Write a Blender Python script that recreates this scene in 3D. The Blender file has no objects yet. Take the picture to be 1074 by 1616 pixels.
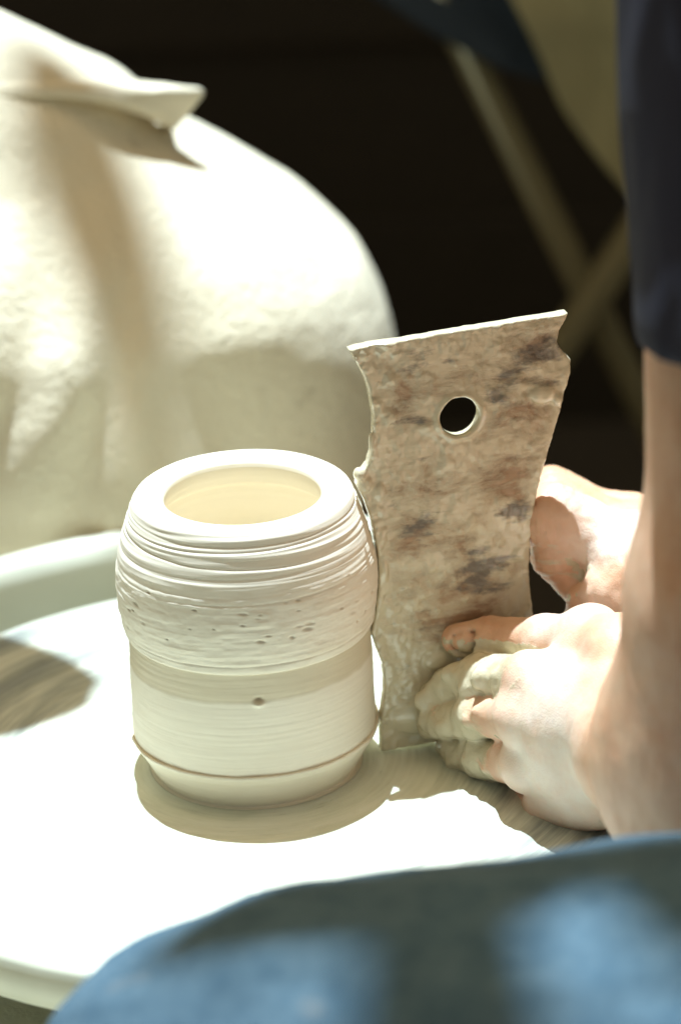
import bpy, math, random
import numpy as np
from mathutils import Vector, Matrix

# ------------------------------------------------------------------ camera, light, exposure
sc = bpy.context.scene
CM = 0.01
W_PX, H_PX = 1074.0, 1616.0
DIST = 150.0                    # cm, camera to the foot of the jar
F_PX = 37.0 * DIST              # focal length in photograph pixels
PITCH = math.radians(23.6)
ROLL = math.radians(2.4)
BASE_PX = (405.0, 1199.0)

fwd = np.array([0.0, math.cos(PITCH), -math.sin(PITCH)])
right0 = np.array([1.0, 0.0, 0.0])
up0 = np.cross(right0, fwd)
cr, sr = math.cos(ROLL), math.sin(ROLL)
right = cr * right0 - sr * up0
up = sr * right0 + cr * up0


def ray(px, py):
    d = fwd + right * ((px - W_PX / 2) / F_PX) - up * ((py - H_PX / 2) / F_PX)
    return d


_r = ray(*BASE_PX)
CAM = -_r / np.linalg.norm(_r) * DIST          # world, cm


def P(px, py, Y):
    """photograph direction taken to the real distance Y (cm behind the jar's axis)"""
    d = ray(px, py)
    t = (Y - CAM[1]) / d[1]
    return CAM + d * t


def PZ(px, py, z):
    d = ray(px, py)
    return CAM + d * ((z - CAM[2]) / d[2])


cam_data = bpy.data.cameras.new("camera")
cam = bpy.data.objects.new("camera", cam_data)
sc.collection.objects.link(cam)
cam_data.sensor_fit = 'VERTICAL'
cam_data.sensor_height = 36.0
cam_data.sensor_width = 24.0
cam_data.lens = F_PX / H_PX * 36.0
cam_data.clip_start = 0.05
cam_data.clip_end = 200.0
M = Matrix((
    (right[0], up[0], -fwd[0], CAM[0] * CM),
    (right[1], up[1], -fwd[1], CAM[1] * CM),
    (right[2], up[2], -fwd[2], CAM[2] * CM),
    (0, 0, 0, 1)))
cam.matrix_world = M
cam_data.dof.use_dof = True
FOCUS = np.dot(np.array([4.0, -4.0, 6.0]) - CAM, fwd) * CM
cam_data.dof.focus_distance = FOCUS
APERTURE = 0.023                                # metres, diameter
cam_data.dof.aperture_fstop = cam_data.lens / 1000.0 / APERTURE
sc.camera = cam

SUN_TRAVEL = Vector((0.046, -0.214, -1.0)).normalized()
to_sun = -SUN_TRAVEL
elev = math.asin(to_sun.z)
azim = math.atan2(to_sun.x, to_sun.y)

world = bpy.data.worlds.new("World")
sc.world = world
world.use_nodes = True
wn = world.node_tree.nodes
wl = world.node_tree.links
wn.clear()
w_out = wn.new('ShaderNodeOutputWorld')
w_bg = wn.new('ShaderNodeBackground')
w_sky = wn.new('ShaderNodeTexSky')
w_sky.sky_type = 'NISHITA'
w_sky.sun_disc = False
w_sky.sun_elevation = elev
w_sky.sun_rotation = azim
w_sky.dust_density = 7.0
w_sky.air_density = 1.0
w_sky.ozone_density = 0.0
w_bg.inputs['Strength'].default_value = 0.05
w_tint = wn.new('ShaderNodeMix'); w_tint.data_type = 'RGBA'; w_tint.blend_type = 'MULTIPLY'
w_tint.inputs[0].default_value = 1.0
w_tint.inputs[7].default_value = (1.0, 0.875, 0.55, 1.0)      # uniform warm tint put on the sky for a warmer fill
wl.new(w_sky.outputs['Color'], w_tint.inputs[6])
wl.new(w_tint.outputs[2], w_bg.inputs['Color'])
wl.new(w_bg.outputs['Background'], w_out.inputs['Surface'])

sun_data = bpy.data.lights.new("sun", 'SUN')
sun_data.energy = 5.0
sun_data.angle = math.radians(0.6)
sun_data.color = (0.71, 0.88, 1.0)
sun = bpy.data.objects.new("sun", sun_data)
sc.collection.objects.link(sun)
sun.rotation_euler = SUN_TRAVEL.to_track_quat('-Z', 'Y').to_euler()
sun.location = (0, 0.5, 3)

sc.view_settings.view_transform = 'Standard'
sc.view_settings.look = 'None'
sc.view_settings.gamma = 1.0
sc.view_settings.use_curve_mapping = False
sc.view_settings.exposure = 1.08
sc.render.engine = 'CYCLES'
sc.cycles.use_denoising = True
sc.cycles.max_bounces = 8
sc.cycles.diffuse_bounces = 5

# ------------------------------------------------------------------ helpers
COL = sc.collection
rng = random.Random(7)


def _hash(ix, iy, iz, seed):
    h = (ix * 374761393 + iy * 668265263 + iz * 2147483647 + seed * 144665) & 0xFFFFFFFF
    h = ((h ^ (h >> 13)) * 1274126177) & 0xFFFFFFFF
    h = h ^ (h >> 16)
    return (h & 0xFFFF) / 32767.5 - 1.0


def vnoise(x, y, z, seed=0):
    x, y, z = np.broadcast_arrays(np.asarray(x, float), np.asarray(y, float), np.asarray(z, float))
    ix = np.floor(x).astype(np.int64); iy = np.floor(y).astype(np.int64); iz = np.floor(z).astype(np.int64)
    fx = x - ix; fy = y - iy; fz = z - iz
    ux = fx * fx * fx * (fx * (fx * 6 - 15) + 10)
    uy = fy * fy * fy * (fy * (fy * 6 - 15) + 10)
    uz = fz * fz * fz * (fz * (fz * 6 - 15) + 10)
    out = 0.0
    for dx in (0, 1):
        wx = ux if dx else 1 - ux
        for dy in (0, 1):
            wy = uy if dy else 1 - uy
            for dz in (0, 1):
                wz = uz if dz else 1 - uz
                out = out + _hash(ix + dx, iy + dy, iz + dz, seed) * wx * wy * wz
    return out


def fbm(x, y, z, seed=0, octv=3, gain=0.5):
    a, s, tot = 1.0, 0.0, 0.0
    f = 1.0
    for o in range(octv):
        s = s + a * vnoise(x * f, y * f, z * f, seed + o * 17)
        tot += a
        a *= gain
        f *= 2.03
    return s / tot


def sstep(e0, e1, x):
    t = np.clip((x - e0) / (e1 - e0), 0, 1)
    return t * t * (3 - 2 * t)


def mesh_obj(name, verts, faces, mat=None, parent=None, smooth=True, scale=CM, attrs=None):
    me = bpy.data.meshes.new(name)
    v = np.asarray(verts, float) * scale
    if isinstance(faces, np.ndarray):
        n = len(faces); k = faces.shape[1]
        me.vertices.add(len(v)); me.vertices.foreach_set("co", v.ravel())
        me.loops.add(n * k); me.loops.foreach_set("vertex_index", faces.ravel().astype(np.int32))
        me.polygons.add(n)
        me.polygons.foreach_set("loop_start", np.arange(0, n * k, k, dtype=np.int32))
        me.polygons.foreach_set("loop_total", np.full(n, k, dtype=np.int32))
        me.update(calc_edges=True)
        me.validate()
    else:
        me.from_pydata([tuple(p) for p in v], [], faces)
        me.update()
    if smooth:
        me.polygons.foreach_set("use_smooth", np.ones(len(me.polygons), dtype=bool))
    if attrs:
        for k, a in attrs.items():
            at = me.attributes.new(k, 'FLOAT', 'POINT')
            at.data.foreach_set("value", np.asarray(a, np.float32))
    o = bpy.data.objects.new(name, me)
    COL.objects.link(o)
    if mat:
        me.materials.append(mat)
    if parent:
        o.parent = parent
        o.matrix_parent_inverse = Matrix.Translation(-parent.location)
    return o


def thing(name, label, cat, loc=(0, 0, 0), group=None):
    o = bpy.data.objects.new(name, None)
    COL.objects.link(o)
    o.empty_display_size = 0.02
    o.location = [c * CM for c in loc]
    o["label"] = label
    o["category"] = cat
    if group:
        o["group"] = group
    return o


def grid_faces(nu, nv, wrap_u=False, flip=False):
    iu = np.arange(nu if wrap_u else nu - 1)
    iv = np.arange(nv - 1)
    U, V = np.meshgrid(iu, iv, indexing='ij')
    U2 = (U + 1) % nu
    a = U * nv + V; b = U2 * nv + V; c = U2 * nv + V + 1; d = U * nv + V + 1
    f = np.stack([a, b, c, d], -1).reshape(-1, 4)
    return f[:, ::-1] if flip else f


# ---- signed distance modelling, polygonised with surface nets on a (possibly uneven) grid
class Field:
    def __init__(s, xs, ys, zs, big=6.0):
        s.xs, s.ys, s.zs = [np.asarray(a, float) for a in (xs, ys, zs)]
        s.F = np.full((len(xs), len(ys), len(zs)), big, np.float32)

    def sl(s, lo, hi):
        r = []
        for ax, l, h in zip((s.xs, s.ys, s.zs), lo, hi):
            i0 = max(0, np.searchsorted(ax, l) - 1); i1 = min(len(ax), np.searchsorted(ax, h) + 1)
            if i1 <= i0:
                return None
            r.append(slice(i0, i1))
        return tuple(r)

    def pts(s, sl):
        return (s.xs[sl[0]][:, None, None], s.ys[sl[1]][None, :, None], s.zs[sl[2]][None, None, :])

    def put(s, sl, d, k, mode='add'):
        F = s.F[sl]
        if mode == 'add':
            h = np.clip(0.5 + 0.5 * (F - d) / k, 0, 1)
            s.F[sl] = F * (1 - h) + d * h - k * h * (1 - h)
        else:                                   # carve
            d = -d
            h = np.clip(0.5 - 0.5 * (F - d) / k, 0, 1)
            s.F[sl] = F * (1 - h) + d * h + k * h * (1 - h)

    def cone(s, a, b, ra, rb, k=0.5, mode='add'):
        a = np.asarray(a, float); b = np.asarray(b, float)
        m = max(ra, rb) + k + 1.2
        sl = s.sl(np.minimum(a, b) - m, np.maximum(a, b) + m)
        if sl is None:
            return
        X, Y, Z = s.pts(sl)
        ab = b - a; L = float(ab @ ab) + 1e-9
        t = np.clip(((X - a[0]) * ab[0] + (Y - a[1]) * ab[1] + (Z - a[2]) * ab[2]) / L, 0, 1)
        d = np.sqrt((X - a[0] - t * ab[0]) ** 2 + (Y - a[1] - t * ab[1]) ** 2 + (Z - a[2] - t * ab[2]) ** 2)
        s.put(sl, d - (ra + (rb - ra) * t), k, mode)

    def chain(s, pts, rad, k=0.4):
        for i in range(len(pts) - 1):
            s.cone(pts[i], pts[i + 1], rad[i], rad[i + 1], k)

    def ell(s, c, r, axes=None, k=0.5, mode='add'):
        c = np.asarray(c, float); r = np.asarray(r, float)
        m = max(r) + k + 1.2
        sl = s.sl(c - m, c + m)
        if sl is None:
            return
        X, Y, Z = s.pts(sl)
        if axes is None:
            A = np.eye(3)
        else:
            A = np.asarray(axes, float)
        q = [((X - c[0]) * A[i][0] + (Y - c[1]) * A[i][1] + (Z - c[2]) * A[i][2]) for i in range(3)]
        k0 = np.sqrt(sum((q[i] / r[i]) ** 2 for i in range(3))) + 1e-6
        k1 = np.sqrt(sum((q[i] / r[i] ** 2) ** 2 for i in range(3))) + 1e-6
        s.put(sl, k0 * (k0 - 1) / k1, k, mode)

    def nets(s):
        F = s.F
        nx, ny, nz = F.shape
        neg = F < 0
        cnt = np.zeros((nx - 1, ny - 1, nz - 1), np.int8)
        off = [(i, j, k) for i in (0, 1) for j in (0, 1) for k in (0, 1)]
        for (i, j, k) in off:
            cnt += neg[i:nx - 1 + i, j:ny - 1 + j, k:nz - 1 + k]
        act = np.argwhere((cnt > 0) & (cnt < 8))
        ci, cj, ck = act.T
        idx = np.full(cnt.shape, -1, np.int32)
        idx[ci, cj, ck] = np.arange(len(act))
        acc = np.zeros((len(act), 3)); num = np.zeros(len(act))
        for a in off:
            for ax in range(3):
                if a[ax] == 1:
                    continue
                b = list(a); b[ax] = 1
                fa = F[ci + a[0], cj + a[1], ck + a[2]].astype(float)
                fb = F[ci + b[0], cj + b[1], ck + b[2]].astype(float)
                m = (fa < 0) != (fb < 0)
                t = np.where(m, fa / np.where(m, fa - fb, 1.0), 0)
                pa = np.stack([s.xs[ci + a[0]], s.ys[cj + a[1]], s.zs[ck + a[2]]], 1)
                pb = np.stack([s.xs[ci + b[0]], s.ys[cj + b[1]], s.zs[ck + b[2]]], 1)
                p = pa + (pb - pa) * t[:, None]
                acc += p * m[:, None]; num += m
        V = acc / np.maximum(num, 1)[:, None]
        quads = []
        for ax in range(3):
            A = [slice(None)] * 3; B = [slice(None)] * 3
            A[ax] = slice(0, -1); B[ax] = slice(1, None)
            s0 = neg[tuple(A)]; s1 = neg[tuple(B)]
            e = np.argwhere(s0 != s1)
            u, v = (ax + 1) % 3, (ax + 2) % 3
            lim = [nx, ny, nz]
            ok = (e[:, u] > 0) & (e[:, v] > 0) & (e[:, u] < lim[u] - 1) & (e[:, v] < lim[v] - 1)
            e = e[ok]
            inside_first = s0[e[:, 0], e[:, 1], e[:, 2]]
            def cell(du, dv):
                q = e.copy(); q[:, u] -= du; q[:, v] -= dv
                return idx[q[:, 0], q[:, 1], q[:, 2]]
            q = np.stack([cell(1, 1), cell(0, 1), cell(0, 0), cell(1, 0)], 1)
            q[~inside_first] = q[~inside_first][:, ::-1]
            quads.append(q)
        Q = np.concatenate(quads)
        Q = Q[(Q >= 0).all(1)]
        return V, Q


def vnormals(V, Q):
    n = np.cross(V[Q[:, 2]] - V[Q[:, 0]], V[Q[:, 3]] - V[Q[:, 1]])
    N = np.zeros_like(V)
    for i in range(4):
        np.add.at(N, Q[:, i], n)
    return N / (np.linalg.norm(N, axis=1, keepdims=True) + 1e-12)


def relax(V, Q, it=2, f=0.5):
    E = np.concatenate([Q[:, [0, 1]], Q[:, [1, 2]], Q[:, [2, 3]], Q[:, [3, 0]]])
    for _ in range(it):
        S = np.zeros_like(V); c = np.zeros(len(V))
        np.add.at(S, E[:, 0], V[E[:, 1]]); np.add.at(c, E[:, 0], 1)
        np.add.at(S, E[:, 1], V[E[:, 0]]); np.add.at(c, E[:, 1], 1)
        V = V + f * (S / np.maximum(c, 1)[:, None] - V)
    return V


def steps(segs):
    """uneven axis: list of (start, stop, step)"""
    out = []
    for a, b, h in segs:
        out.append(np.arange(a, b - 1e-6, h))
    out.append(np.array([segs[-1][1]]))
    return np.concatenate(out)


def boxv(c, s, rot=None):
    v = np.array([[x, y, z] for x in (-.5, .5) for y in (-.5, .5) for z in (-.5, .5)]) * np.asarray(s, float)
    if rot is not None:
        v = v @ np.asarray(rot).T
    f = [(0, 1, 3, 2), (4, 6, 7, 5), (0, 4, 5, 1), (2, 3, 7, 6), (0, 2, 6, 4), (1, 5, 7, 3)]
    return v + np.asarray(c, float), f


def box(name, c, s, mat, parent=None, rot=None, bevel=0.2):
    v, f = boxv(c, s, rot)
    o = mesh_obj(name, v, f, mat, parent, smooth=False)
    if bevel:
        m = o.modifiers.new("bevel", 'BEVEL'); m.width = bevel * CM; m.segments = 2
    return o


def tube(name, pts, rad, mat, parent=None, n=14, cap=True):
    pts = [np.asarray(p, float) for p in pts]
    if not hasattr(rad, '__len__'):
        rad = [rad] * len(pts)
    V = []
    for i, p in enumerate(pts):
        t = pts[min(i + 1, len(pts) - 1)] - pts[max(i - 1, 0)]
        t = t / np.linalg.norm(t)
        a = np.cross(t, [0, 0, 1.0])
        if np.linalg.norm(a) < 1e-3:
            a = np.array([1.0, 0, 0])
        a /= np.linalg.norm(a); b = np.cross(t, a)
        for k in range(n):
            an = 2 * math.pi * k / n
            V.append(p + rad[i] * (math.cos(an) * a + math.sin(an) * b))
    F = []
    for i in range(len(pts) - 1):
        for k in range(n):
            F.append((i * n + k, i * n + (k + 1) % n, (i + 1) * n + (k + 1) % n, (i + 1) * n + k))
    if cap:
        F.append(tuple(range(n - 1, -1, -1)))
        F.append(tuple((len(pts) - 1) * n + k for k in range(n)))
    return mesh_obj(name, V, F, mat, parent)


def lathe(name, prof, mat, parent=None, n=128, c=(0, 0, 0), ang=(0, 2 * math.pi)):
    prof = np.asarray(prof, float)
    full = abs(ang[1] - ang[0] - 2 * math.pi) < 1e-6
    th = np.linspace(ang[0], ang[1], n, endpoint=not full)
    V = np.stack([np.cos(th)[:, None] * prof[None, :, 0] + c[0], np.sin(th)[:, None] * prof[None, :, 0] + c[1],
                  np.broadcast_to(prof[None, :, 1] + c[2], (n, len(prof)))], -1).reshape(-1, 3)
    return mesh_obj(name, V, grid_faces(n, len(prof), wrap_u=full), mat, parent)


# ------------------------------------------------------------------ materials
class NT:
    def __init__(s, name):
        s.m = bpy.data.materials.new(name); s.m.use_nodes = True
        s.t = s.m.node_tree; s.n = s.t.nodes; s.n.clear()
        s.out = s.n.new('ShaderNodeOutputMaterial')
        s.b = s.n.new('ShaderNodeBsdfPrincipled')
        s.t.links.new(s.b.outputs[0], s.out.inputs[0])
        s.tc = s.n.new('ShaderNodeTexCoord')

    def link(s, a, b):
        s.t.links.new(a, b)

    def val(s, inp, v):
        if hasattr(v, 'is_linked') or hasattr(v, 'links'):
            s.link(v, inp)
        else:
            inp.default_value = v

    def set(s, **kw):
        for k, v in kw.items():
            k = k.replace('_', ' ')
            s.val(s.b.inputs[k], v)

    def math(s, op, a, b=0.0, c=0.0, clamp=False):
        n = s.n.new('ShaderNodeMath'); n.operation = op; n.use_clamp = clamp
        s.val(n.inputs[0], a); s.val(n.inputs[1], b); s.val(n.inputs[2], c)
        return n.outputs[0]

    def noise(s, scale, detail=4, rough=0.55, vec=None, dist=0.0):
        n = s.n.new('ShaderNodeTexNoise')
        n.inputs['Scale'].default_value = scale; n.inputs['Detail'].default_value = detail
        n.inputs['Roughness'].default_value = rough; n.inputs['Distortion'].default_value = dist
        s.link(vec if vec is not None else s.tc.outputs['Object'], n.inputs['Vector'])
        return n.outputs['Fac']

    def mapping(s, scale=(1, 1, 1), rot=(0, 0, 0), loc=(0, 0, 0)):
        n = s.n.new('ShaderNodeMapping')
        n.inputs['Scale'].default_value = scale; n.inputs['Rotation'].default_value = rot
        n.inputs['Location'].default_value = loc
        s.link(s.tc.outputs['Object'], n.inputs['Vector'])
        return n.outputs[0]

    def ramp(s, fac, stops, interp='LINEAR'):
        n = s.n.new('ShaderNodeValToRGB'); s.link(fac, n.inputs[0])
        cr_ = n.color_ramp; cr_.interpolation = interp
        while len(cr_.elements) > 1:
            cr_.elements.remove(cr_.elements[-1])
        for i, (p, c) in enumerate(stops):
            e = cr_.elements[0] if i == 0 else cr_.elements.new(p)
            e.position = p
            e.color = (c, c, c, 1) if not hasattr(c, '__len__') else (*c, 1)
        return n.outputs[0]

    def mix(s, fac, a, b, mode='MIX'):
        n = s.n.new('ShaderNodeMix'); n.data_type = 'RGBA'; n.blend_type = mode
        s.val(n.inputs[0], fac)
        for i, v in ((6, a), (7, b)):
            if isinstance(v, tuple):
                n.inputs[i].default_value = (*v, 1)
            else:
                s.link(v, n.inputs[i])
        return n.outputs[2]

    def attr(s, name):
        n = s.n.new('ShaderNodeAttribute'); n.attribute_name = name
        return n.outputs['Fac']

    def bump(s, h, strength=0.3, dist=0.001):
        n = s.n.new('ShaderNodeBump')
        n.inputs['Strength'].default_value = strength; n.inputs['Distance'].default_value = dist
        s.link(h, n.inputs['Height']); s.link(n.outputs[0], s.b.inputs['Normal'])


def mat_clay():
    t = NT("jar_clay")
    n1 = t.noise(35, 5)
    damp = t.attr("damp")
    dry = t.mix(n1, (0.85, 0.775, 0.62), (0.90, 0.83, 0.69))
    wet = t.mix(n1, (0.67, 0.58, 0.41), (0.75, 0.66, 0.49))
    c = t.mix(damp, dry, wet)
    c = t.mix(t.attr("pit"), c, (0.36, 0.28, 0.19))
    sv = t.mapping((40, 40, 900))
    fine = t.noise(1.0, 3, vec=sv)
    t.set(Base_Color=c, Roughness=t.ramp(damp, [(0, 0.6), (1, 0.48)]), Subsurface_Weight=0.0)
    t.bump(fine, 0.16, 0.0005)
    return t.m


def mat_wheel():
    t = NT("wheel_slip")
    sx = t.n.new('ShaderNodeSeparateXYZ'); t.link(t.tc.outputs['Object'], sx.inputs[0])
    X, Y = sx.outputs[0], sx.outputs[1]
    r = t.math('SQRT', t.math('ADD', t.math('MULTIPLY', X, X), t.math('MULTIPLY', Y, Y)))
    th = t.math('ARCTAN2', Y, X)
    sw = t.math('ADD', th, t.math('MULTIPLY', r, 4.0))
    def vec(kr, kt):
        cb = t.n.new('ShaderNodeCombineXYZ')
        t.link(t.math('MULTIPLY', r, kr), cb.inputs[0])
        t.link(t.math('MULTIPLY', t.math('COSINE', sw), kt), cb.inputs[1])
        t.link(t.math('MULTIPLY', t.math('SINE', sw), kt), cb.inputs[2])
        return cb.outputs[0]
    broad = t.noise(1.0, 4, 0.6, vec=vec(55, 1.1))
    fine = t.noise(1.0, 5, 0.65, vec=vec(420, 2.2))
    f = t.math('ADD', t.math('MULTIPLY', broad, 0.6), t.math('MULTIPLY', fine, 0.4))
    c = t.ramp(f, [(0.32, (0.54, 0.545, 0.43)), (0.45, (0.63, 0.635, 0.51)), (0.55, (0.70, 0.70, 0.58)), (0.75, (0.75, 0.75, 0.63))])
    # sectors where the sponge has wiped the slip thin and the grey metal shows in streaks
    sec = t.math('COSINE', t.math('MULTIPLY', t.math('ADD', th, math.radians(33)), 2.0))
    rough_edge = t.noise(1.0, 3, 0.5, vec=vec(22, 1.6))
    sec = t.math('ADD', sec, t.math('MULTIPLY', t.math('SUBTRACT', rough_edge, 0.5), 2.2))
    secm = t.ramp(sec, [(0.35, 0.0), (0.95, 1.0)])
    rin = t.ramp(t.math('MULTIPLY', r, 5.0), [(0.38, 0.0), (0.55, 1.0)])
    thin = t.math('MULTIPLY', secm, rin)
    thin = t.math('MULTIPLY', thin, t.ramp(f, [(0.40, 1.0), (0.58, 0.25)]))
    c = t.mix(thin, c, (0.22, 0.235, 0.215))
    t.set(Base_Color=c, Roughness=t.ramp(fine, [(0.3, 0.26), (0.7, 0.5)]))
    t.bump(fine, 0.3, 0.0007)
    return t.m


def mat_guard():
    t = NT("splash_guard_slip")
    n = t.noise(18, 4)
    t.set(Base_Color=t.mix(n, (0.68, 0.69, 0.56), (0.80, 0.80, 0.68)), Roughness=0.4)
    t.bump(t.noise(60, 3), 0.2, 0.001)
    return t.m


def mat_tool():
    t = NT("tool_wood_and_slip")
    gv = t.mapping((22, 22, 260), rot=(0, 0.10, 0))
    grain = t.noise(1.0, 6, 0.65, vec=gv)
    patch = t.noise(30, 6, 0.65, dist=0.3)
    wood = t.ramp(grain, [(0.32, (0.19, 0.095, 0.045)), (0.5, (0.33, 0.175, 0.085)), (0.68, (0.45, 0.285, 0.165))])
    mv = t.mapping((30, 30, 46), rot=(0, -0.25, 0), loc=(0.0, 0, 0.1))
    sl = t.noise(1.0, 9, 0.68, vec=mv, dist=0.35)
    thick = t.math('ADD', sl, t.math('MULTIPLY', t.attr("slip"), 0.42))
    thick = t.math('ADD', thick, t.math('MULTIPLY', t.math('SUBTRACT', grain, 0.5), 0.10))
    slip = t.ramp(thick, [(0.34, 0.18), (0.41, 0.55), (0.49, 0.84), (0.66, 1.0)])
    slipcol = t.mix(patch, (0.60, 0.52, 0.34), (0.74, 0.665, 0.48))
    c = t.mix(slip, wood, slipcol)
    # old graphite-grey stains that show through where the slip is thin, broken along the grain
    pv = t.mapping((30, 30, 70), rot=(0, 0.15, 0), loc=(0.43, 0, 0.37))
    dk = t.noise(1.0, 5, 0.6, vec=pv)
    dkm = t.math('ADD', dk, t.math('MULTIPLY', t.math('SUBTRACT', grain, 0.5), 0.22))
    dkm = t.math('SUBTRACT', dkm, t.math('MULTIPLY', t.math('MAXIMUM', t.attr("slip"), 0.0), 0.22))
    dark = t.ramp(dkm, [(0.545, 0.0), (0.63, 0.78)])
    c = t.mix(dark, c, (0.10, 0.088, 0.075))
    t.set(Base_Color=c, Roughness=t.ramp(thick, [(0.38, 0.34), (0.62, 0.10)]), Specular_IOR_Level=0.5)
    hb = t.math('ADD', t.math('MULTIPLY', slip, 0.8), t.math('MULTIPLY', patch, 0.5))
    hb = t.math('ADD', hb, t.math('MULTIPLY', grain, 0.3))
    hb = t.math('ADD', hb, t.math('MULTIPLY', t.noise(140, 5, 0.65), 0.25))
    t.bump(hb, 0.55, 0.0018)
    t.set(Coat_Weight=t.ramp(thick, [(0.42, 0.0), (0.6, 0.8)]), Coat_Roughness=0.12)
    return t.m


def mat_slip(name="wet_slip", col=((0.52, 0.47, 0.36), (0.66, 0.62, 0.50))):
    t = NT(name)
    n = t.noise(60, 4)
    t.set(Base_Color=t.mix(n, col[0], col[1]), Roughness=0.22)
    t.bump(t.noise(150, 3), 0.25, 0.0008)
    return t.m


def mat_skin():
    t = NT("skin")
    n = t.noise(45, 4, 0.6)
    mott = t.noise(160, 4, 0.6)
    skin = t.ramp(n, [(0.3, (0.61, 0.315, 0.18)), (0.5, (0.69, 0.40, 0.245)), (0.7, (0.74, 0.465, 0.305))])
    slip_sun_mask = t.noise(30, 6, 0.7, dist=1.5)
    slip_in = t.attr("slip")
    sm = t.ramp(t.math('ADD', slip_in, t.math('MULTIPLY', t.math('SUBTRACT', slip_sun_mask, 0.5), 0.9)), [(0.44, 0.0), (0.56, 1.0)])
    slipcol = t.mix(mott, (0.56, 0.475, 0.315), (0.68, 0.60, 0.43))
    pale_noise = t.noise(22, 6, 0.65, dist=0.25)
    sun_pale = t.math('MULTIPLY', t.attr("slip_sun_mask"), t.ramp(pale_noise, [(0.32, 0.25), (0.62, 0.9)]))  # whitens the hands as strong sun would, broken up like dried slip
    c = t.mix(sun_pale, skin, (0.82, 0.76, 0.68))
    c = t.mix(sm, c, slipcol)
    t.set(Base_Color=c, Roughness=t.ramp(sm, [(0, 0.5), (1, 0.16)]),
          Subsurface_Weight=t.ramp(sm, [(0, 0.25), (1, 0.0)]), Subsurface_Scale=0.004)
    t.b.inputs['Subsurface Radius'].default_value = (1.0, 0.35, 0.2)
    vor = t.n.new('ShaderNodeTexVoronoi'); vor.inputs['Scale'].default_value = 1300
    t.link(t.tc.outputs['Object'], vor.inputs['Vector'])
    h = t.math('ADD', t.math('MULTIPLY', vor.outputs['Distance'], 0.5), t.math('MULTIPLY', mott, 0.6))
    t.bump(t.math('ADD', h, t.math('MULTIPLY', sm, 1.8)), 0.3, 0.0007)
    return t.m


def mat_denim():
    t = NT("denim")
    v1 = t.mapping((1, 1, 1), rot=(0, 0, 0))
    wv = t.n.new('ShaderNodeTexWave'); wv.wave_type = 'BANDS'; wv.bands_direction = 'DIAGONAL'
    wv.inputs['Scale'].default_value = 330; wv.inputs['Distortion'].default_value = 1.0
    wv.inputs['Detail'].default_value = 2
    t.link(v1, wv.inputs['Vector'])
    wear = t.noise(14, 5, 0.6)
    thr = t.noise(500, 2)
    c = t.ramp(wear, [(0.3, (0.028, 0.072, 0.108)), (0.55, (0.047, 0.108, 0.155)), (0.75, (0.08, 0.15, 0.20))])
    c = t.mix(t.math('MULTIPLY', wv.outputs['Fac'], 0.28), c, (0.15, 0.23, 0.30))
    c = t.mix(t.math('MULTIPLY', thr, 0.25), c, (0.03, 0.06, 0.11))
    spot = t.ramp(t.noise(26, 2, 0.4), [(0.70, 0.0), (0.76, 0.45)])
    mot = t.ramp(t.noise(75, 4, 0.7), [(0.35, 0.0), (0.7, 0.55)])
    c = t.mix(mot, c, (0.13, 0.205, 0.255))
    c = t.mix(spot, c, (0.22, 0.21, 0.19))
    t.set(Base_Color=c, Roughness=0.9)
    t.bump(t.math('ADD', t.math('ADD', wv.outputs['Fac'], thr), t.math('MULTIPLY', t.noise(60, 4, 0.6), 3.0)), 0.6, 0.0012)
    return t.m


def mat_cloth(name, c0, c1, scale=30, rough=0.9, weave=600):
    t = NT(name)
    n = t.noise(scale, 5)
    t.set(Base_Color=t.mix(n, c0, c1), Roughness=rough)
    t.bump(t.noise(weave, 3), 0.5, 0.001)
    return t.m


def mat_sack():
    t = NT("cream_felted_cloth")
    n = t.noise(9, 5); f = t.noise(220, 4, 0.65)
    c = t.mix(n, (0.78, 0.68, 0.49), (0.86, 0.77, 0.59))
    st = t.ramp(t.noise(30, 3, 0.5), [(0.70, 0.0), (0.78, 0.6)])
    c = t.mix(st, c, (0.45, 0.36, 0.24))
    t.set(Base_Color=c, Roughness=0.95)
    t.bump(t.math('ADD', f, t.math('MULTIPLY', t.noise(70, 4), 0.8)), 0.7, 0.0025)
    return t.m


def mat_wood(name, c0, c1, scale=(20, 20, 3), rough=0.7):
    t = NT(name)
    g = t.noise(1.0, 6, 0.6, vec=t.mapping(tuple(6 * s for s in scale)), dist=0.6)
    t.set(Base_Color=t.mix(g, c0, c1), Roughness=rough)
    t.bump(g, 0.4, 0.002)
    return t.m


def mat_leaf():
    t = NT("leaf_green")
    t.set(Base_Color=t.mix(t.noise(12, 4), (0.04, 0.085, 0.025), (0.08, 0.14, 0.04)), Roughness=0.5)
    return t.m


M_CLAY, M_WHEEL, M_GUARD, M_TOOL, M_SLIP = mat_clay(), mat_wheel(), mat_guard(), mat_tool(), mat_slip()
M_SKIN, M_DENIM, M_SACK, M_LEAF = mat_skin(), mat_denim(), mat_sack(), mat_leaf()
M_SHIRT = mat_cloth("navy_shirt_cotton", (0.016, 0.016, 0.030), (0.030, 0.031, 0.058), 20)
M_KHAKI = mat_cloth("khaki_canvas", (0.34, 0.30, 0.15), (0.43, 0.375, 0.205), 15)
M_NAVY = mat_cloth("dark_blue_cloth", (0.022, 0.032, 0.045), (0.035, 0.048, 0.065), 15)
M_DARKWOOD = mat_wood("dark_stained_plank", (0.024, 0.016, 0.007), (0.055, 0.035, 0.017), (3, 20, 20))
M_POLE = mat_wood("stool_wood", (0.16, 0.13, 0.06), (0.21, 0.175, 0.085))
M_BENCH = mat_wood("bench_wood", (0.25, 0.18, 0.11), (0.36, 0.27, 0.17), (3, 20, 20))
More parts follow.
